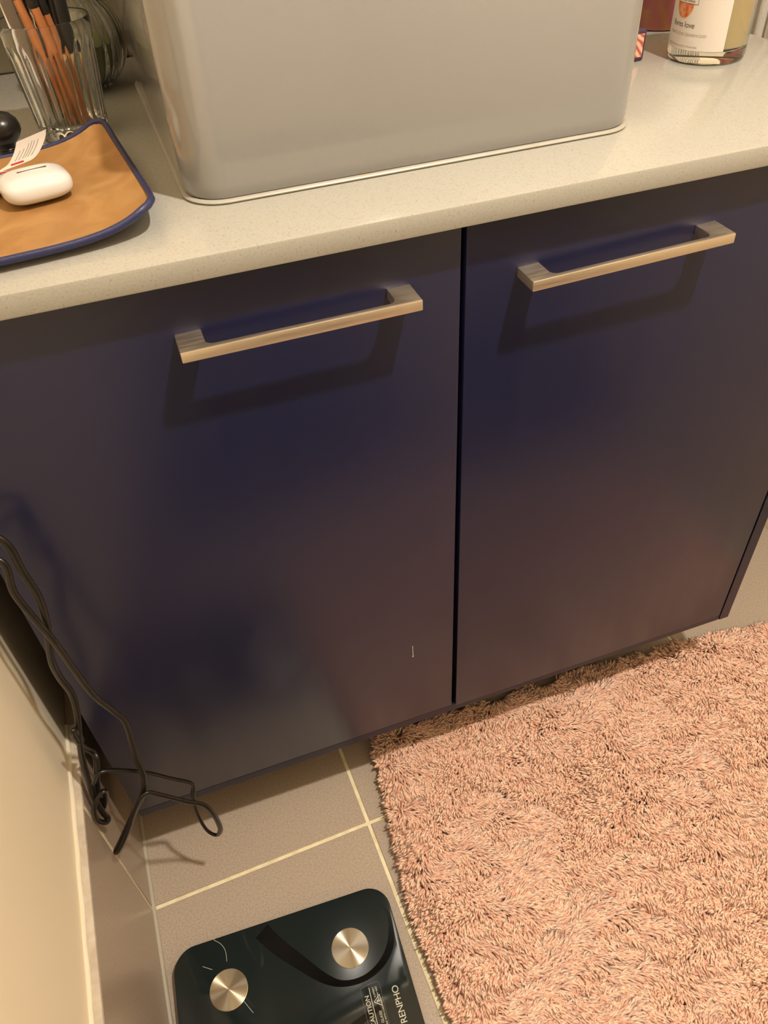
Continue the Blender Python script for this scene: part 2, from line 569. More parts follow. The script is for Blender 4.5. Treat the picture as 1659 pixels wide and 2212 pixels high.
# ================================================================== BATHROOM SCALE
SC = Vector((0.1306, -0.2791, 0.0))
SR = math.radians(-2.5)
sc = tag(empty('bathroom_scale', SC, (0, 0, SR)), 'black glass bathroom scale with round steel electrodes on the floor tiles', 'scale')
hs = 0.143
link(prism(rrect(-hs + 0.004, hs - 0.004, -hs + 0.004, hs - 0.004, 0.026, 8), 0.006, 0.0178, 0.0015), 'housing', 'black_plastic', sc)
link(prism(rrect(-hs, hs, -hs, hs, 0.029, 10), 0.0180, 0.0240, 0.0012, 3), 'glass_top', 'glass_black', sc)
for x in (-1, 1):
    for y in (-1, 1):
        link(lathe([(0, 0), (0.011, 0), (0.012, 0.002), (0.012, 0.0062), (0, 0.0062)], 20), 'foot', 'black_plastic', sc, (x * 0.115, y * 0.115, 0))
        d = link(lathe([(0.0240, -0.0012), (0.0240, 0.0005), (0.0234, 0.0009), (0.012, 0.0009), (0, 0.0009)], 64, None, 12), 'electrode', 'disc', sc, (x * 0.0785, y * 0.0785, 0.0240))
        d['label'] = 'round spun steel electrode'
def s_loc(x, y):
    v = Matrix.Rotation(-SR, 4, 'Z') @ (Vector((x, y, 0)) - SC)
    return v.x, v.y
def ribbon(cpts, widths, z0, z1, per=8):
    c = spline([(x, y, 0) for x, y in cpts], per)
    wv_ = spline([(w_, 0, 0) for w_ in widths], per)
    L_, R_ = [], []
    for i, p in enumerate(c):
        t = c[min(i + 1, len(c) - 1)] - c[max(i - 1, 0)]
        t /= np.linalg.norm(t) + 1e-12
        nrm = np.array((-t[1], t[0], 0))
        hw_ = wv_[i][0] / 2
        L_.append(p + nrm * hw_)
        R_.append(p - nrm * hw_)
    k = len(c)
    v = [(*q[:2], z1) for q in L_] + [(*q[:2], z1) for q in R_] + [(*q[:2], z0) for q in L_] + [(*q[:2], z0) for q in R_]
    f = []
    for i in range(k - 1):
        f.append((i, i + 1, k + i + 1, k + i))
        f.append((2 * k + i, 3 * k + i, 3 * k + i + 1, 2 * k + i + 1))
        f.append((i, 2 * k + i, 2 * k + i + 1, i + 1))
        f.append((k + i, k + i + 1, 3 * k + i + 1, 3 * k + i))
    return pyd(v, f, 40)
ZG = 0.0240
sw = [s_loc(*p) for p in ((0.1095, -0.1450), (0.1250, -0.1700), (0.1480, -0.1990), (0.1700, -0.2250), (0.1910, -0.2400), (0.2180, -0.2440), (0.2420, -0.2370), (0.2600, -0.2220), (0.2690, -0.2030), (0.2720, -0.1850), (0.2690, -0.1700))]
link(ribbon(sw, (0.021, 0.0195, 0.0165, 0.012, 0.0075, 0.007, 0.0085, 0.009, 0.0065, 0.003, 0.001), ZG - 0.0003, ZG + 0.00012), 'reflection_swoosh', 'reflection_black', sc)  # dark reflection in the glass, painted on as black bands
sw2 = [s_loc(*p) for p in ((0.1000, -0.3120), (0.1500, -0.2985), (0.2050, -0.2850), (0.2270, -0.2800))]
link(ribbon(sw2, (0.012, 0.010, 0.008, 0.007), ZG - 0.0003, ZG + 0.00012), 'reflection_swoosh', 'reflection_black', sc)
def s_text(s, size, x, y, m, name, align='LEFT', space=1.0, rot=0.0):
    me = text_mesh(s, size, 0.00006, align, space)
    o = link(me, name, m, sc)
    lx, ly = s_loc(x, y)
    o.location = (lx, ly, ZG + 0.00024)
    o.rotation_euler = (0, 0, PI / 2 - SR + rot)
    return o
TR_ = math.radians(-2.5)
s_text('RENPHO', 0.0112, 0.2548, -0.2640, 'print_white', 'brand_print', 'RIGHT', 0.95, TR_)
s_text('CAUTION', 0.0078, 0.2178, -0.2630, 'print_white', 'caution_print', 'RIGHT', 1.0, TR_)
for j, (s, y, x) in enumerate((('SLIPPERY', -0.2568, 0.2262), ('WHEN WET', -0.2568, 0.2300))):
    s_text(s, 0.0030, x, y, 'print_white', 'caution_print', 'RIGHT', 1.0, TR_)
s_text('GLASS!', 0.0044, 0.2272, -0.2838, 'print_white', 'caution_print', 'RIGHT', 1.0, TR_)
s_text('HANDLE WITH CARE', 0.0030, 0.2312, -0.2795, 'print_white', 'caution_print', 'RIGHT', 1.0, TR_)
def line_s(pts, wd, m, name):
    c = [s_loc(*p) for p in pts]
    return link(ribbon(c, [wd] * len(c), ZG - 0.0001, ZG + 0.0003, 3), name, m, sc)
line_s(((0.2205, -0.2560), (0.2193, -0.2760), (0.2176, -0.3060)), 0.0007, 'print_white', 'caution_print')
tri = ((0.2306, -0.2668), (0.2218, -0.2728), (0.2303, -0.2795), (0.2306, -0.2668))
for a_, b_ in zip(tri[:-1], tri[1:]):
    line_s((a_, ((a_[0] + b_[0]) / 2, (a_[1] + b_[1]) / 2), b_), 0.0007, 'print_white', 'caution_print')
for seg_ in (((0.2250, -0.2728), (0.2270, -0.2728), (0.2292, -0.2742)), ((0.2270, -0.2728), (0.2276, -0.2715), (0.2288, -0.2708)), ((0.2262, -0.2742), (0.2268, -0.2728), (0.2262, -0.2718))):
    line_s(seg_, 0.0008, 'print_white', 'caution_print')
for pts in (((0.2098, -0.2535), (0.2085, -0.2750), (0.2060, -0.3200)), ((0.2098, -0.2535), (0.2205, -0.2522), (0.2318, -0.2525)), ((0.2318, -0.2525), (0.2345, -0.2560), (0.2330, -0.2780), (0.2305, -0.3200))):
    line_s(pts, 0.00035, 'print_grey', 'sticker_outline')
# a couple of hairs/threads lying on the glass
for th_label, pts in zip(('long wavy pale thread near the back edge of the black scale', 'short pale thread left of the electrode on the black scale', 'short pale thread just in front of the electrode on the black scale'), (((0.0480, -0.1335), (0.0560, -0.1420), (0.0600, -0.1520), (0.0595, -0.1650)), ((0.0290, -0.1600), (0.0400, -0.1680)), ((0.0690, -0.2130), (0.0790, -0.2330)))):
    c = [s_loc(*p) for p in pts]
    t_ = tag(link(tube(spline([(*s_w, 0) for s_w in c], 6), 0.00035, 0.0003, 5), 'thread', 'print_white'), th_label, 'thread', 'threads on the scale')
    t_.location = (SC.x, SC.y, ZG + 0.0005)
    t_.rotation_euler = (0, 0, SR)

# ================================================================== RUG
OUT = [(0.338, 0.070), (0.326, -0.040), (0.315, -0.135), (0.309, -0.2145), (0.310, -0.29), (0.317, -0.345), (0.330, -0.42), (0.345, -0.50), (0.365, -0.55), (0.42, -0.575),
       (0.75, -0.580), (1.05, -0.565), (1.10, -0.52), (1.115, -0.40), (1.112, -0.20), (1.105, -0.05), (1.088, 0.000), (1.050, 0.028), (1.000, 0.041), (0.95, 0.047), (0.80, 0.058), (0.60, 0.068), (0.37, 0.078)]
outline = spline([(x, y, 0) for x, y in OUT], 6, True)
poly = np.array([p[:2] for p in outline])
rg = tag(empty('bath_rug', (0.70, -0.25, 0)), 'dusty pink shaggy bath rug in front of the navy cabinet', 'rug')
me = prism([tuple(p) for p in poly], 0.0003, 0.0075, 0.002, 2)
me.transform(Matrix.Translation((-0.70, 0.25, 0)))
link(me, 'backing', 'rug_back', rg)
def inside(pts, pg):
    x, y = pts[:, 0], pts[:, 1]
    c = np.zeros(len(pts), bool)
    j = len(pg) - 1
    for i in range(len(pg)):
        xi, yi = pg[i]; xj, yj_ = pg[j]
        cond = ((yi > y) != (yj_ > y)) & (x < (xj - xi) * (y - yi) / (yj_ - yi + 1e-12) + xi)
        c ^= cond
        j = i
    return c
rs = np.random.RandomState(3)
def field(x, y, seed, sc_):
    r_ = np.random.RandomState(seed)
    s = np.zeros_like(x)
    for _ in range(9):
        kx, ky = r_.normal(0, sc_, 2)
        s += np.sin(kx * x + ky * y + r_.uniform(0, 6.28)) * r_.uniform(0.6, 1.0)
    return s / 3.0
NT = 118000
cand = np.column_stack([rs.uniform(0.295, 1.125, int(NT * 1.15)), rs.uniform(-0.59, 0.085, int(NT * 1.15))])
pts = cand[inside(cand, poly)]
N_ = len(pts)
x, y = pts[:, 0], pts[:, 1]
ang = 1.2 * field(x, y, 11, 14) + 1.3 * field(x, y, 12, 42) + 0.55 * field(x, y, 15, 120) - 1.2 + rs.normal(0, 0.33, N_)
bumpf = field(x, y, 13, 24)
bump2 = field(x, y, 14, 75)
bump3 = field(x, y, 16, 190)
hgt = 0.0155 + 0.0030 * bumpf + 0.0024 * bump2 + 0.0018 * bump3 + rs.normal(0, 0.0013, N_)
hgt = np.clip(hgt, 0.007, 0.026)
lean = np.clip(0.0145 + 0.004 * field(x, y, 17, 50) + rs.normal(0, 0.0022, N_), 0.004, 0.022)
# pile at the border falls outwards
pc = poly - poly.mean(0)
dmin = np.full(N_, 9.0)
for i in range(0, len(poly), 2):
    dmin = np.minimum(dmin, np.hypot(x - poly[i, 0], y - poly[i, 1]))
dx, dy = np.cos(ang), np.sin(ang)
cx, cy = 0.71, -0.25
ox = np.where(np.abs((x - cx) / 0.40) > np.abs((y - cy) / 0.33), np.sign(x - cx), 0.0)
oy = np.where(ox == 0, np.sign(y - cy), 0.0)
wgt = np.clip(1.0 - (dmin - 0.006) / 0.022, 0, 1)
dx = dx * (1 - 0.75 * wgt) + ox * wgt
dy = dy * (1 - 0.75 * wgt) + oy * wgt
hgt *= (1 - 0.35 * wgt)
lean *= (1 - 0.25 * wgt)
nn = np.hypot(dx, dy) + 1e-9
dx /= nn; dy /= nn
side = np.column_stack([-dy, dx, np.zeros(N_)])
fw = np.column_stack([dx, dy, np.zeros(N_)])
root = np.column_stack([x - 0.70, y + 0.25, np.full(N_, 0.0045)])
rad = rs.uniform(0.0011, 0.0021, N_)
curl = rs.normal(0, 0.0022, N_)
st = [(0.0, 0.0, 0.0, 0.85), (0.30, 0.62, 0.35, 1.1), (0.72, 0.98, 0.9, 0.95)]
V = np.zeros((N_, 10, 3))
upv = np.array((0, 0, 1.0))
for k, (ff, hh, cc, rr) in enumerate(st):
    c = root + fw * (lean * ff)[:, None] + upv * (hgt * hh)[:, None] + side * (curl * cc)[:, None]
    tilt = fw * -0.6 + upv * 0.8 if k > 0 else fw * 1.0
    V[:, 3 * k + 0] = c + side * (rad * rr)[:, None]
    V[:, 3 * k + 1] = c - side * (rad * rr)[:, None]
    V[:, 3 * k + 2] = c + tilt * (rad * rr * 0.9)[:, None]
V[:, 9] = root + fw * (lean * 1.12)[:, None] + upv * (hgt * 0.93)[:, None] + side * (curl * 1.4)[:, None]
tris = []
for k in range(2):
    a = 3 * k
    for p, q in ((0, 1), (1, 2), (2, 0)):
        tris += [(a + p, a + q, a + 3 + q), (a + p, a + 3 + q, a + 3 + p)]
for p, q in ((0, 1), (1, 2), (2, 0)):
    tris.append((6 + p, 6 + q, 9))
tris = np.array(tris, np.int32)
F = (tris[None, :, :] + (np.arange(N_, dtype=np.int32) * 10)[:, None, None]).reshape(-1)
me = bpy.data.meshes.new('pile')
nf = len(F) // 3
me.vertices.add(N_ * 10)
me.vertices.foreach_set('co', V.reshape(-1).astype(np.float32))
me.loops.add(len(F))
me.loops.foreach_set('vertex_index', F)
me.polygons.add(nf)
me.polygons.foreach_set('loop_start', np.arange(nf, dtype=np.int32) * 3)
me.polygons.foreach_set('use_smooth', np.ones(nf, bool))
me.update(calc_edges=True)
po = link(me, 'pile', 'rug', rg)
po['kind'] = 'stuff'
po['label'] = 'shaggy dusty pink pile'

# ================================================================== BLACK CORDS
CA = [(-0.030, 0.010, 1.02), (-0.0215, -0.020, 0.86), (-0.012, -0.024, 0.70)] + [
    (0.0236, -0.0300, 0.6825),
    (0.0274, -0.0320, 0.6420),
    (0.0296, -0.0340, 0.6119),
    (0.0257, -0.0360, 0.5807),
    (0.0200, -0.0370, 0.5575),
    (0.0124, -0.0340, 0.5253),
    (0.0102, -0.0300, 0.4945),
    (0.0114, -0.0280, 0.4631),
    (0.0066, -0.0300, 0.4305),
    (-0.0033, -0.0330, 0.3914),
    (-0.0117, -0.0350, 0.3516),
    (-0.0152, -0.0400, 0.3216),
    (-0.0167, -0.0460, 0.2959),
    (-0.0161, -0.0500, 0.2693),
    (-0.0141, -0.0520, 0.2566),
    (-0.0169, -0.0560, 0.2574),
    (-0.0217, -0.0580, 0.2698),
    (-0.0198, -0.0560, 0.2896),
    (-0.0130, -0.0500, 0.3009),
    (-0.0038, -0.0460, 0.3053),
    (-0.0073, -0.0430, 0.2868),
    (-0.0157, -0.0440, 0.2688),
    (-0.0142, -0.0400, 0.2906),
    (-0.0070, -0.0360, 0.3194),
    (0.0006, -0.0300, 0.3451),
    (-0.0012, -0.0240, 0.3512),
    (-0.0049, -0.0300, 0.3761),
    (-0.0046, -0.0360, 0.4045),
    (-0.0022, -0.0380, 0.4171),
    (-0.0005, -0.0330, 0.4081),
    (-0.0034, -0.0260, 0.3802),
]
CB = [(-0.033, -0.014, 1.02), (-0.024, -0.028, 0.86), (-0.018, -0.030, 0.66)] + [
    (0.0166, -0.0340, 0.6634),
    (0.0144, -0.0360, 0.6269),
    (0.0189, -0.0390, 0.5958),
    (0.0266, -0.0460, 0.5661),
    (0.0298, -0.0460, 0.5247),
    (0.0344, -0.0460, 0.4760),
    (0.0446, -0.0470, 0.4410),
    (0.0504, -0.0490, 0.4205),
    (0.0481, -0.0530, 0.3871),
    (0.0458, -0.0570, 0.3616),
    (0.0455, -0.0600, 0.3369),
    (0.0418, -0.0610, 0.3151),
    (0.0319, -0.0620, 0.2913),
    (0.0145, -0.0660, 0.2665),
    (-0.0066, -0.0720, 0.2356),
    (-0.0166, -0.0750, 0.2215),
    (-0.0123, -0.0790, 0.2268),
    (0.0069, -0.0760, 0.2575),
    (0.0249, -0.0700, 0.2895),
    (0.0401, -0.0660, 0.3050),
    (0.0521, -0.0640, 0.2895),
    (0.0740, -0.0640, 0.2580),
    (0.0914, -0.0650, 0.2378),
    (0.0976, -0.0640, 0.2035),
    (0.0973, -0.0600, 0.1598),
    (0.0888, -0.0540, 0.1352),
    (0.0787, -0.0470, 0.1447),
    (0.0757, -0.0420, 0.1825),
    (0.0793, -0.0400, 0.2215),
    (0.0842, -0.0400, 0.2416),
    (0.0815, -0.0400, 0.2549),
    (0.0655, -0.0410, 0.2767),
    (0.0459, -0.0430, 0.3066),
    (0.0200, -0.0460, 0.3355),
    (0.0030, -0.0480, 0.3463),
    (-0.0077, -0.0500, 0.3325),
]
co = tag(link(tube(spline(CA, 7), 0.0023, 0.0036, 10), 'power_cord', 'cord'), 'black power cord hanging by the wall and knotted beside the skirting', 'cord', 'power cords beside the cabinet')
co2 = tag(link(tube(spline(CB, 7), 0.0022, 0.0034, 10), 'power_cord', 'cord'), 'black power cord dangling in wide loops over the navy door corner', 'cord', 'power cords beside the cabinet')

# ================================================================== THINGS ON THE COUNTER, LEFT
# ---- leather tray
TC = Vector((0.1010, 0.1250, ZT))
ty = tag(empty('leather_tray', TC, (0, 0, math.radians(5.5))), 'tan leather catch-all tray with upturned corners and navy edging', 'tray')
TX, TY = 0.104, 0.1085
def tray_surf(a, b_, off=0.0):
    # a, b_ in [-1, 1] over the outline
    m_ = min(1.0, (abs(a) * abs(b_)) ** 3)
    e_ = max(abs(a), abs(b_))
    pin = 1 - 0.055 * m_
    x_ = a * TX * pin
    y_ = b_ * TY * pin
    z_ = 0.0040 + 0.0058 * e_ ** 5 + (0.019 if b_ > 0 else 0.013) * m_
    if a > 0:
        z_ += 0.005 * max(0, a) ** 6 * (1 if b_ < 0 else 1)
    return x_, y_, z_ + off
def sq2disc(i, n_):
    return -1 + 2 * i / n_
n_ = 36
def tray_sheet(off):
    v, f = [], []
    for j in range(n_ + 1):
        for i in range(n_ + 1):
            a, b_ = sq2disc(i, n_), sq2disc(j, n_)
            # round the plan corners
            r0 = 0.86
            if abs(a) > r0 and abs(b_) > r0:
                u_, v_ = (abs(a) - r0) / (1 - r0), (abs(b_) - r0) / (1 - r0)
                k_ = max(u_, v_) / (math.hypot(u_, v_) + 1e-9)
                a = math.copysign(r0 + u_ * k_ * (1 - r0), a)
                b_ = math.copysign(r0 + v_ * k_ * (1 - r0), b_)
            v.append(tray_surf(a, b_, off))
    for j in range(n_):
        for i in range(n_):
            p = j * (n_ + 1) + i
            f.append((p, p + 1, p + n_ + 2, p + n_ + 1))
    return v, f
def solid_sheet(v, f, th):
    me = pyd(v, f, 60)
    bm = bmesh.new()
    bm.from_mesh(me)
    bmesh.ops.recalc_face_normals(bm, faces=bm.faces)
    if sum(fc.normal.z for fc in bm.faces) < 0:
        bmesh.ops.reverse_faces(bm, faces=bm.faces)
    bmesh.ops.solidify(bm, geom=bm.faces[:], thickness=th)
    return from_bm(bm, 60)
v, f = tray_sheet(0.0)
link(solid_sheet(v, f, 0.0013), 'lining', 'leather', ty)
v, f = tray_sheet(-0.0016)
link(solid_sheet(v, f, 0.0016), 'underside', 'navy_leather', ty)
v, f = tray_sheet(-0.0014)
rim = [v[i] for i in range(n_ + 1)] + [v[j * (n_ + 1) + n_] for j in range(1, n_ + 1)] + [v[n_ * (n_ + 1) + i] for i in range(n_ - 1, -1, -1)] + [v[j * (n_ + 1)] for j in range(n_ - 1, 0, -1)]
link(tube(rim, 0.0030, 0.0026, 10, True), 'edge_binding', 'navy_leather', ty)

# ---- white earbud case lying in the tray
cs = tag(empty('earbud_case', (0.1268, 0.1345, ZT + 0.0050), (0, 0, math.radians(13))), 'glossy white rounded earbud charging case lying in the leather tray', 'case')
def superbox(hx, hy, hz, ez=2.6, ep=3.6, nu=48, nv=24):
    v, f = [], []
    for j in range(nv + 1):
        ph = -PI / 2 + PI * j / nv
        c_, s_ = math.cos(ph), math.sin(ph)
        rr = abs(c_) ** (2 / ez)
        z_ = math.copysign(abs(s_) ** (2 / ez), s_) * hz
        for i in range(nu):
            t = 2 * PI * i / nu
            x_ = math.copysign(abs(math.cos(t)) ** (2 / ep), math.cos(t)) * rr * hx
            y_ = math.copysign(abs(math.sin(t)) ** (2 / ep), math.sin(t)) * rr * hy
            v.append((x_, y_, z_ + hz))
    for j in range(nv):
        for i in range(nu):
            i2 = (i + 1) % nu
            f.append((j * nu + i, j * nu + i2, (j + 1) * nu + i2, (j + 1) * nu + i))
    return pyd(v, f, 80)
link(superbox(0.0275, 0.0232, 0.0108), 'shell', 'white_gloss', cs)
sm = link(box(-0.0105, 0.0125, -0.0004, 0.0004, -0.0003, 0.0004), 'lid_seam', 'seam', cs, (0, 0.0005, 0.02145))

# ---- folded paper care tag standing on the case
def strip(rows, m, name, parent, th=0.00018):
    v, f = [], []
    for a_, b_ in rows:
        v += [a_, b_]
    k = len(rows)
    for i in range(k - 1):
        f.append((2 * i, 2 * i + 1, 2 * i + 3, 2 * i + 2))
    me = pyd(v, f, 60)
    bm = bmesh.new(); bm.from_mesh(me)
    bmesh.ops.solidify(bm, geom=bm.faces[:], thickness=th)
    return link(from_bm(bm, 60), name, m, parent)
tg_ = tag(empty('care_tag', (0.1180, 0.1500, ZT + 0.0270)), 'folded printed white paper care tag curling up behind the earbud case', 'tag')
TO = Vector(tg_.location)
tp = [  # left edge, right edge from the bottom to the free top end
    ((0.0985, 0.1420, 0.9020), (0.1230, 0.1560, 0.9025)),
    ((0.1045, 0.1470, 0.9030), (0.1290, 0.1600, 0.9030)),
    ((0.1100, 0.1530, 0.9040), (0.1340, 0.1650, 0.9050)),
    ((0.1145, 0.1595, 0.9070), (0.1392, 0.1695, 0.9095)),
    ((0.1180, 0.1640, 0.9110), (0.1432, 0.1725, 0.9145)),
    ((0.1208, 0.1670, 0.9155), (0.1455, 0.1740, 0.9195)),
]
rowsL = spline([a_ for a_, b_ in tp], 5)
rowsR = spline([b_ for a_, b_ in tp], 5)
strip([(tuple(np.array(a_) - np.array(TO)), tuple(np.array(b_) - np.array(TO))) for a_, b_ in zip(rowsL, rowsR)], 'paper', 'paper', tg_)
def on_tag(s, t):
    i = s * (len(rowsL) - 1)
    i0 = min(int(i), len(rowsL) - 2)
    fr = i - i0
    a_ = np.array(rowsL[i0]) * (1 - fr) + np.array(rowsL[i0 + 1]) * fr
    b_ = np.array(rowsR[i0]) * (1 - fr) + np.array(rowsR[i0 + 1]) * fr
    nrm = np.cross(np.array(rowsR[i0]) - np.array(rowsL[i0]), np.array(rowsL[i0 + 1]) - np.array(rowsL[i0]))
    nrm /= np.linalg.norm(nrm)
    if nrm[1] > 0:
        nrm = -nrm
    return a_ * (1 - t) + b_ * t + nrm * 0.0003 - np.array(TO)
for t in (0.22, 0.34, 0.46, 0.55, 0.64, 0.76):
    s0, s1 = 0.42, (0.72 if t < 0.4 else 0.86) - 0.06 * random.random()
    pth = [on_tag(s0 + (s1 - s0) * q / 14, t) for q in range(15)]
    link(tube(pth, 0.00045, 0.00015, 5), 'print_line', 'ink_grey', tg_)
pth = [on_tag(0.22, 0.30 + 0.40 * q / 8) for q in range(9)]
link(tube(pth, 0.0011, 0.0002, 6), 'red_print', 'red', tg_)

# white and red striped sachet at the left, in the tray
sa = tag(empty('paper_sachet', (0.0860, 0.1620, ZT + 0.0049)), 'white paper sachet with a red stripe lying left of the earbud case', 'sachet')
def pillow(hx, hy, hz):
    return superbox(hx, hy, hz, 2.0, 6.0, 40, 10)
link(pillow(0.0270, 0.0150, 0.0075), 'wrapper', 'white_gloss', sa)
link(box(-0.0262, 0.0262, -0.0010, 0.0010, 0.0146, 0.0152), 'red_stripe', 'red', sa, (0, -0.002, 0))

# ---- black mushroom shaped knob behind the tray
bk = tag(empty('black_stopper', (0.1030, 0.2620, ZT)), 'black glossy mushroom-shaped knob standing behind the leather tray', 'knob')
link(lathe([(0, 0), (0.0105, 0), (0.0115, 0.0015), (0.0090, 0.004), (0.0082, 0.0060), (0.0090, 0.0068), (0.0082, 0.0076), (0.0088, 0.0086), (0.0080, 0.0096), (0.0095, 0.0120)], 36), 'stem', 'black_plastic', bk)
link(lathe([(0.0090, 0.0115), (0.0135, 0.0160), (0.0168, 0.0220), (0.0170, 0.0260), (0.0155, 0.0310), (0.0115, 0.0355), (0.0060, 0.0380), (0, 0.0388)], 40), 'head', 'black_plastic', bk)

# ---- fluted glass tumbler with brushes
TB = Vector((0.1640, 0.2960, ZT))
tb = tag(empty('fluted_tumbler', TB), 'clear fluted glass tumbler holding makeup brushes behind the tray', 'tumbler')
NF = 20
def flute(a, z, r):
    k_ = min(1.0, max(0.0, (z - 0.008) / 0.006)) * min(1.0, max(0.0, (0.082 - z) / 0.006))
    return 1 - 0.045 * k_ * abs(math.sin(NF * a / 2)) ** 0.7
TH = 0.098
prof_o = [(0, 0.0004), (0.026, 0.0004), (0.0300, 0.002), (0.0312, 0.006)] + [(0.0312 + 0.0093 * (z / TH), z) for z in np.linspace(0.010, TH - 0.002, 18)] + [(0.0400, TH)]
prof_i = [(0.0385, TH - 0.0005)] + [(0.0290 + 0.0093 * (z / TH), z) for z in np.linspace(TH - 0.004, 0.016, 8)] + [(0.022, 0.0125), (0, 0.0125)]
def fl2(a, z, r):
    return flute(a, z, r) if (r > 0.0308 + 0.0093 * (z / TH)) else 1.0
link(lathe(prof_o + prof_i, 160, fl2, 50), 'glass', 'glass', tb)

def in_tumbler(name, label, cat, bx_, by_, tx, ty_, z0, z1, build):
    """an implement leaning in the tumbler from (bx,by,z0) to (tx,ty,z1), relative to the tumbler"""
    p0 = Vector((bx_, by_, z0)); p1 = Vector((tx, ty_, z1))
    d_ = p1 - p0
    o = empty(name, TB + p0)
    o.rotation_mode = 'QUATERNION'
    o.rotation_quaternion = d_.to_track_quat('Z', 'Y')
    tag(o, label, cat, 'implements in the tumbler')
    build(o, d_.length)
    return o
def copper_brush(o, L_):
    link(lathe([(0, 0), (0.0022, 0.0008), (0.0030, 0.006), (0.0036, 0.03), (0.0042, 0.065), (0.0038, L_ * 0.72)], 20), 'handle', 'copper', o)
    link(lathe([(0.0040, L_ * 0.70), (0.0046, L_ * 0.72), (0.0046, L_ * 0.85), (0.0040, L_ * 0.86)], 20), 'ferrule', 'black_plastic', o)
    link(lathe([(0.0040, L_ * 0.855), (0.0075, L_ * 0.92), (0.0070, L_ * 0.97), (0, L_)], 20), 'bristles', 'brown', o)
def black_tube(o, L_):
    link(lathe([(0, 0), (0.0058, 0.0005), (0.0066, 0.002), (0.0066, L_ * 0.42)], 28), 'barrel', 'bamboo', o)
    link(lathe([(0.0066, L_ * 0.415), (0.0082, L_ * 0.425), (0.0084, L_ * 0.98), (0.0075, L_), (0, L_)], 28), 'cap', 'black_plastic', o)
def black_brush(o, L_):
    link(lathe([(0, 0), (0.0020, 0.0008), (0.0035, 0.01), (0.0045, 0.06), (0.0040, L_ * 0.7)], 20), 'handle', 'brown', o)
    link(lathe([(0.0042, L_ * 0.69), (0.0066, L_ * 0.72), (0.0078, L_ * 0.80)], 20), 'ferrule', 'black_plastic', o)
    link(lathe([(0.0076, L_ * 0.795), (0.0120, L_ * 0.88), (0.0115, L_ * 0.95), (0, L_)], 24), 'bristles', 'black_plastic', o)
in_tumbler('makeup_brush', 'copper-handled makeup brush leaning leftmost in the fluted tumbler', 'brush', 0.001, -0.016, -0.021, -0.016, 0.0132, 0.160, copper_brush)
in_tumbler('makeup_brush', 'copper-handled makeup brush in the middle of the fluted tumbler', 'brush', 0.010, -0.018, -0.008, -0.020, 0.0132, 0.150, copper_brush)
in_tumbler('makeup_brush', 'thin copper-handled brush beside the black capped tube in the tumbler', 'brush', 0.014, -0.006, 0.000, -0.012, 0.0132, 0.140, copper_brush)
in_tumbler('capped_tube', 'tan tube with a thick black cap standing in the tumbler', 'tube', 0.012, 0.008, 0.018, 0.006, 0.0132, 0.150, black_tube)
in_tumbler('capped_tube', 'slim black-capped tube left of the thick one in the tumbler', 'tube', 0.002, 0.010, 0.001, 0.012, 0.0132, 0.145, black_tube)
in_tumbler('makeup_brush', 'dark brush with full black bristles at the back of the tumbler', 'brush', -0.010, 0.010, -0.016, 0.018, 0.0132, 0.175, black_brush)
def flat_file(o, L_):
    link(box(-0.008, 0.008, -0.0007, 0.0007, 0, L_, 0.0004, 1), 'board', 'label', o)
in_tumbler('nail_file', 'flat grey-white nail file leaning at the left of the tumbler', 'nail file', -0.017, -0.004, -0.026, 0.002, 0.0142, 0.118, flat_file)

# ---- ribbed round glass vase
va = tag(empty('ribbed_vase', (0.1870, 0.4550, ZT)), 'round ribbed clear glass vase behind the fluted tumbler', 'vase')
def rib(a, z, r):
    return 1 + 0.030 * math.cos(26 * a) * min(1, max(0, (r - 0.02) / 0.012)) * (1 if z < 0.088 else 0)
ov = [(0, 0.0004), (0.020, 0.0004), (0.026, 0.003)]
for i in range(15):
    a = -1.05 + 2.0 * i / 14
    ov.append((0.0475 * math.cos(a) + 0.003, 0.046 + 0.050 * math.sin(a)))
ov += [(0.0270, 0.0900), (0.0280, 0.100), (0.0262, 0.1005), (0.0245, 0.096), (0.0290, 0.086)]
for i in range(10):
    a = 0.82 - 1.75 * i / 9
    ov.append((0.0435 * math.cos(a) + 0.003, 0.047 + 0.046 * math.sin(a)))
ov += [(0.018, 0.008), (0, 0.0075)]
def rib2(a, z, r):
    ro = 0.0475 * math.sqrt(max(0.0, 1 - min(1, abs((z - 0.046) / 0.050)) ** 2)) + 0.003
    return rib(a, z, r) if abs(r - ro) < 0.0016 else 1.0
link(lathe(ov, 156, rib2, 50), 'glass', 'glass', va)
link(lathe([(0, 0.009), (0.022, 0.0095), (0.034, 0.020), (0.039, 0.034), (0.037, 0.044), (0.0, 0.046)], 40), 'filling', 'leaf', va)

# ================================================================== THINGS ON THE COUNTER, RIGHT
# ---- candle jar
CJ = Vector((0.8215, 0.2270, ZT))
cj = tag(empty('candle_jar', CJ), 'glass jar candle with a white printed label on the countertop', 'candle')
RJ, HJ = 0.0400, 0.105
link(lathe([(0, 0.0004), (0.0350, 0.0004), (0.0388, 0.0016), (RJ, 0.005), (RJ, HJ - 0.001), (RJ - 0.0012, HJ), (RJ - 0.0026, HJ - 0.001), (RJ - 0.0028, 0.0150), (RJ - 0.006, 0.0125), (0, 0.0122)], 72), 'glass', 'glass', cj)
link(lathe([(0, 0.0126), (RJ - 0.0070, 0.0128), (RJ - 0.0032, 0.0155), (RJ - 0.0032, 0.082), (RJ - 0.006, 0.0805), (0, 0.080)], 64), 'wax', 'wax', cj)
link(tube([(0, 0, 0.080), (0.0005, 0, 0.086), (0.002, 0.001, 0.091)], 0.0009, 0.0009, 6), 'wick', 'ink', cj)
view_a = math.atan2(-0.559 - CJ.y, 0.189 - CJ.x)     # bearing of the camera from the jar
A0, A1 = view_a - 1.52, view_a + 0.43
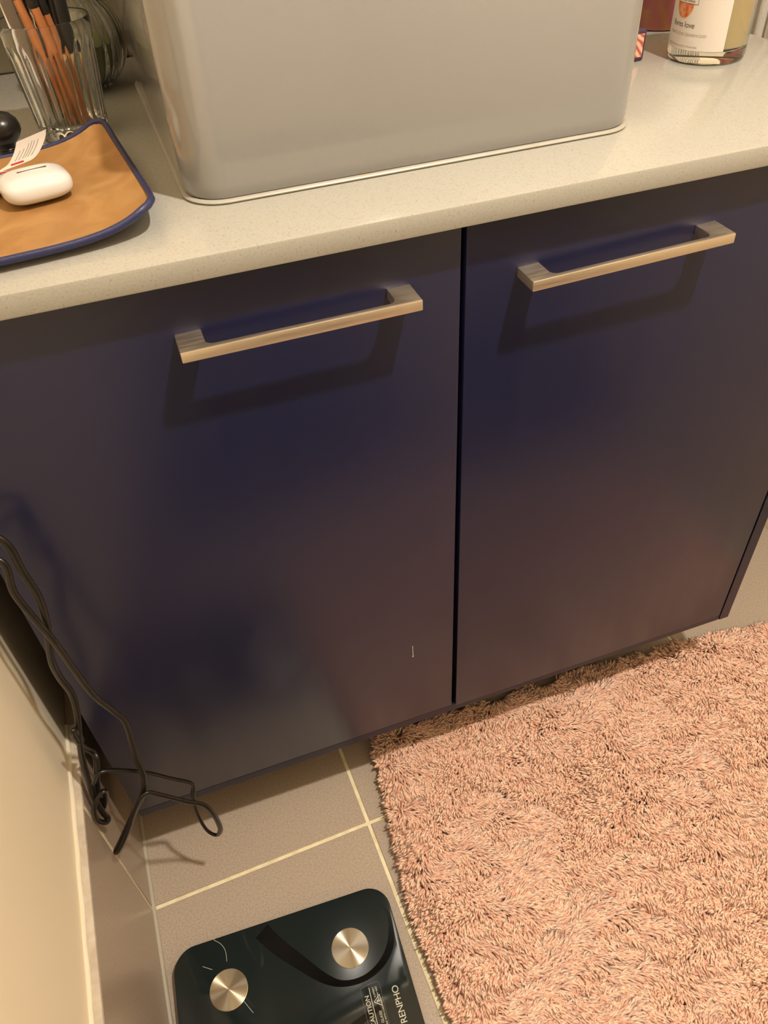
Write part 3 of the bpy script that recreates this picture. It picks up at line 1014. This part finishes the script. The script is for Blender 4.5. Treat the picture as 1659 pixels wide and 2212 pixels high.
def cyl_patch(a0, a1, z0, z1, r0, r1, m, name, seg=40, corner=0.0):
    v, f = [], []
    for i in range(seg + 1):
        a = a0 + (a1 - a0) * i / seg
        for r_, z_ in ((r0, z0), (r1, z0), (r1, z1), (r0, z1)):
            v.append((r_ * math.cos(a), r_ * math.sin(a), z_))
    for i in range(seg):
        p = 4 * i
        for s in range(4):
            s2 = (s + 1) % 4
            f.append((p + s, p + s2, p + 4 + s2, p + 4 + s))
    f.append((0, 1, 2, 3)); f.append((4 * seg, 4 * seg + 3, 4 * seg + 2, 4 * seg + 1))
    return link(pyd(v, f, 40), name, m, cj)
cyl_patch(A0, A1, 0.0135, 0.088, RJ + 0.00015, RJ + 0.00035, 'label', 'label')
def wrap_text(s, size, a_start, z, m, name, space=1.0, r_=RJ + 0.00048):
    me = text_mesh(s, size, 0.0, 'LEFT', space)
    for v in me.vertices:
        a = a_start + v.co.x / RJ
        v.co = (r_ * math.cos(a), r_ * math.sin(a), z + v.co.y)
    me.update()
    return link(me, name, m, cj)
def wrap_shape(pts, a_c, z_c, r_, m, name, nx=22):
    xs_ = [q[0] for q in pts]
    x0_, x1_ = min(xs_) + 1e-6, max(xs_) - 1e-6
    v, f = [], []
    for i in range(nx + 1):
        x_ = x0_ + (x1_ - x0_) * i / nx
        hits = []
        for (xa, za), (xb, zb_) in zip(pts, pts[1:] + pts[:1]):
            if (xa - x_) * (xb - x_) <= 0 and abs(xa - xb) > 1e-12:
                hits.append(za + (zb_ - za) * (x_ - xa) / (xb - xa))
        a = a_c + x_ / RJ
        for z_ in (min(hits), max(hits)):
            v.append((r_ * math.cos(a), r_ * math.sin(a), z_c + z_))
    for i in range(nx):
        f.append((2 * i, 2 * i + 2, 2 * i + 3, 2 * i + 1))
    return link(pyd(v, f), name, m, cj)
AL = view_a - 1.10
wrap_text('flores love', 0.0074, AL - 0.04, 0.0335, 'ink', 'label_print', 0.95)
wrap_text('ROSE CLOVE CEDARWOOD', 0.0036, AL - 0.10, 0.0262, 'ink_grey', 'label_print')
wrap_text('lovingly hand poured in Australia', 0.0031, AL - 0.18, 0.0160, 'ink_grey', 'label_print')
AE = view_a - 0.66
egg = [(0.0118 * math.cos(t), 0.0150 * math.sin(t) * (1.0 if math.sin(t) < 0 else 0.9)) for t in np.linspace(0, 2 * PI, 32, endpoint=False)]
wrap_shape(egg, AE - 0.14, 0.0560, RJ + 0.00042, 'orange', 'emblem')
wrap_shape([(x_ * 0.75, z_ * 0.4) for x_, z_ in egg], AE - 0.14, 0.0655, RJ + 0.00046, 'mauve', 'emblem')
wrap_shape([(-0.0125, -0.0028), (0, -0.0028), (0.0125, -0.0028), (0.0125, 0.0028), (0, 0.0028), (-0.0125, 0.0028)], AE - 0.06, 0.0570, RJ + 0.00052, 'ink', 'emblem')
wrap_shape([(-0.0121, -0.0024), (0, -0.0024), (0.0121, -0.0024), (0.0121, 0.0024), (0, 0.0024), (-0.0121, 0.0024)], AE - 0.06, 0.0570, RJ + 0.00056, 'label', 'emblem')
wrap_text('Ollie & Valleye', 0.0036, AE - 0.06 - 0.0115 / RJ, 0.0558, 'ink', 'label_print', 0.95, RJ + 0.00062)

# ---- rose coloured metallic tin
rt = tag(empty('rose_tin', (0.8560, 0.3690, ZT)), 'rose-copper metallic tin standing behind the candle jar', 'tin')
link(lathe([(0, 0.0003), (0.034, 0.0003), (0.0362, 0.0016), (0.0365, 0.004), (0.0365, 0.118), (0, 0.118)], 56), 'body', 'rose', rt)
link(lathe([(0.0372, 0.1182), (0.0372, 0.134), (0.035, 0.136), (0, 0.136), (0, 0.1182), (0.0372, 0.1182)], 56), 'lid', 'rose', rt)

# ---- small striped card box beside the basin
sb = tag(empty('striped_box', (0.7210, 0.2470, ZT), (0, 0, math.radians(4))), 'small coral striped card box with dark plum edging beside the basin', 'box')
link(box(-0.036, 0.036, -0.004, 0.012, 0.0, 0.030, 0.0025, 3), 'frame', 'plum', sb)
link(box(-0.033, 0.0325, -0.0046, -0.0038, 0.0042, 0.0262, 0.0002, 1), 'striped_face', 'pattern', sb)

# ---- grey towel hanging by the right wall
tw = tag(empty('hanging_towel', (1.19, 0.435, 0.55)), 'grey towel hanging in soft vertical folds beyond the countertop end', 'towel')
v, f = [], []
nu_, nv_ = 220, 12
for j in range(nv_ + 1):
    z_ = 0.75 * j / nv_
    for i in range(nu_ + 1):
        t = i / nu_
        y_ = -0.19 + 0.32 * t
        fold = 0.006 * math.sin(t * 88 + 0.4 * math.sin(z_ * 5)) + 0.003 * math.sin(t * 151 + 1)
        v.append((-0.028 + fold * (1 - 0.25 * z_), y_, z_))
for j in range(nv_):
    for i in range(nu_):
        p = j * (nu_ + 1) + i
        f.append((p, p + 1, p + nu_ + 2, p + nu_ + 1))
me = pyd(v, f, 80)
bm = bmesh.new(); bm.from_mesh(me)
bmesh.ops.solidify(bm, geom=bm.faces[:], thickness=0.004)
link(from_bm(bm, 80), 'cloth', 'towel', tw)
link(tube([(-0.028, -0.22, 0.755), (-0.028, 0.0, 0.755), (-0.028, 0.135, 0.755)], 0.008, 0.008, 16), 'rail', 'nickel', tw)
for y_ in (-0.215, 0.13):
    link(tube([(-0.028, y_, 0.755), (0.0, y_, 0.755), (0.02, y_, 0.755)], 0.007, 0.007, 12, up=(0, 0, 1)), 'bracket', 'nickel', tw)
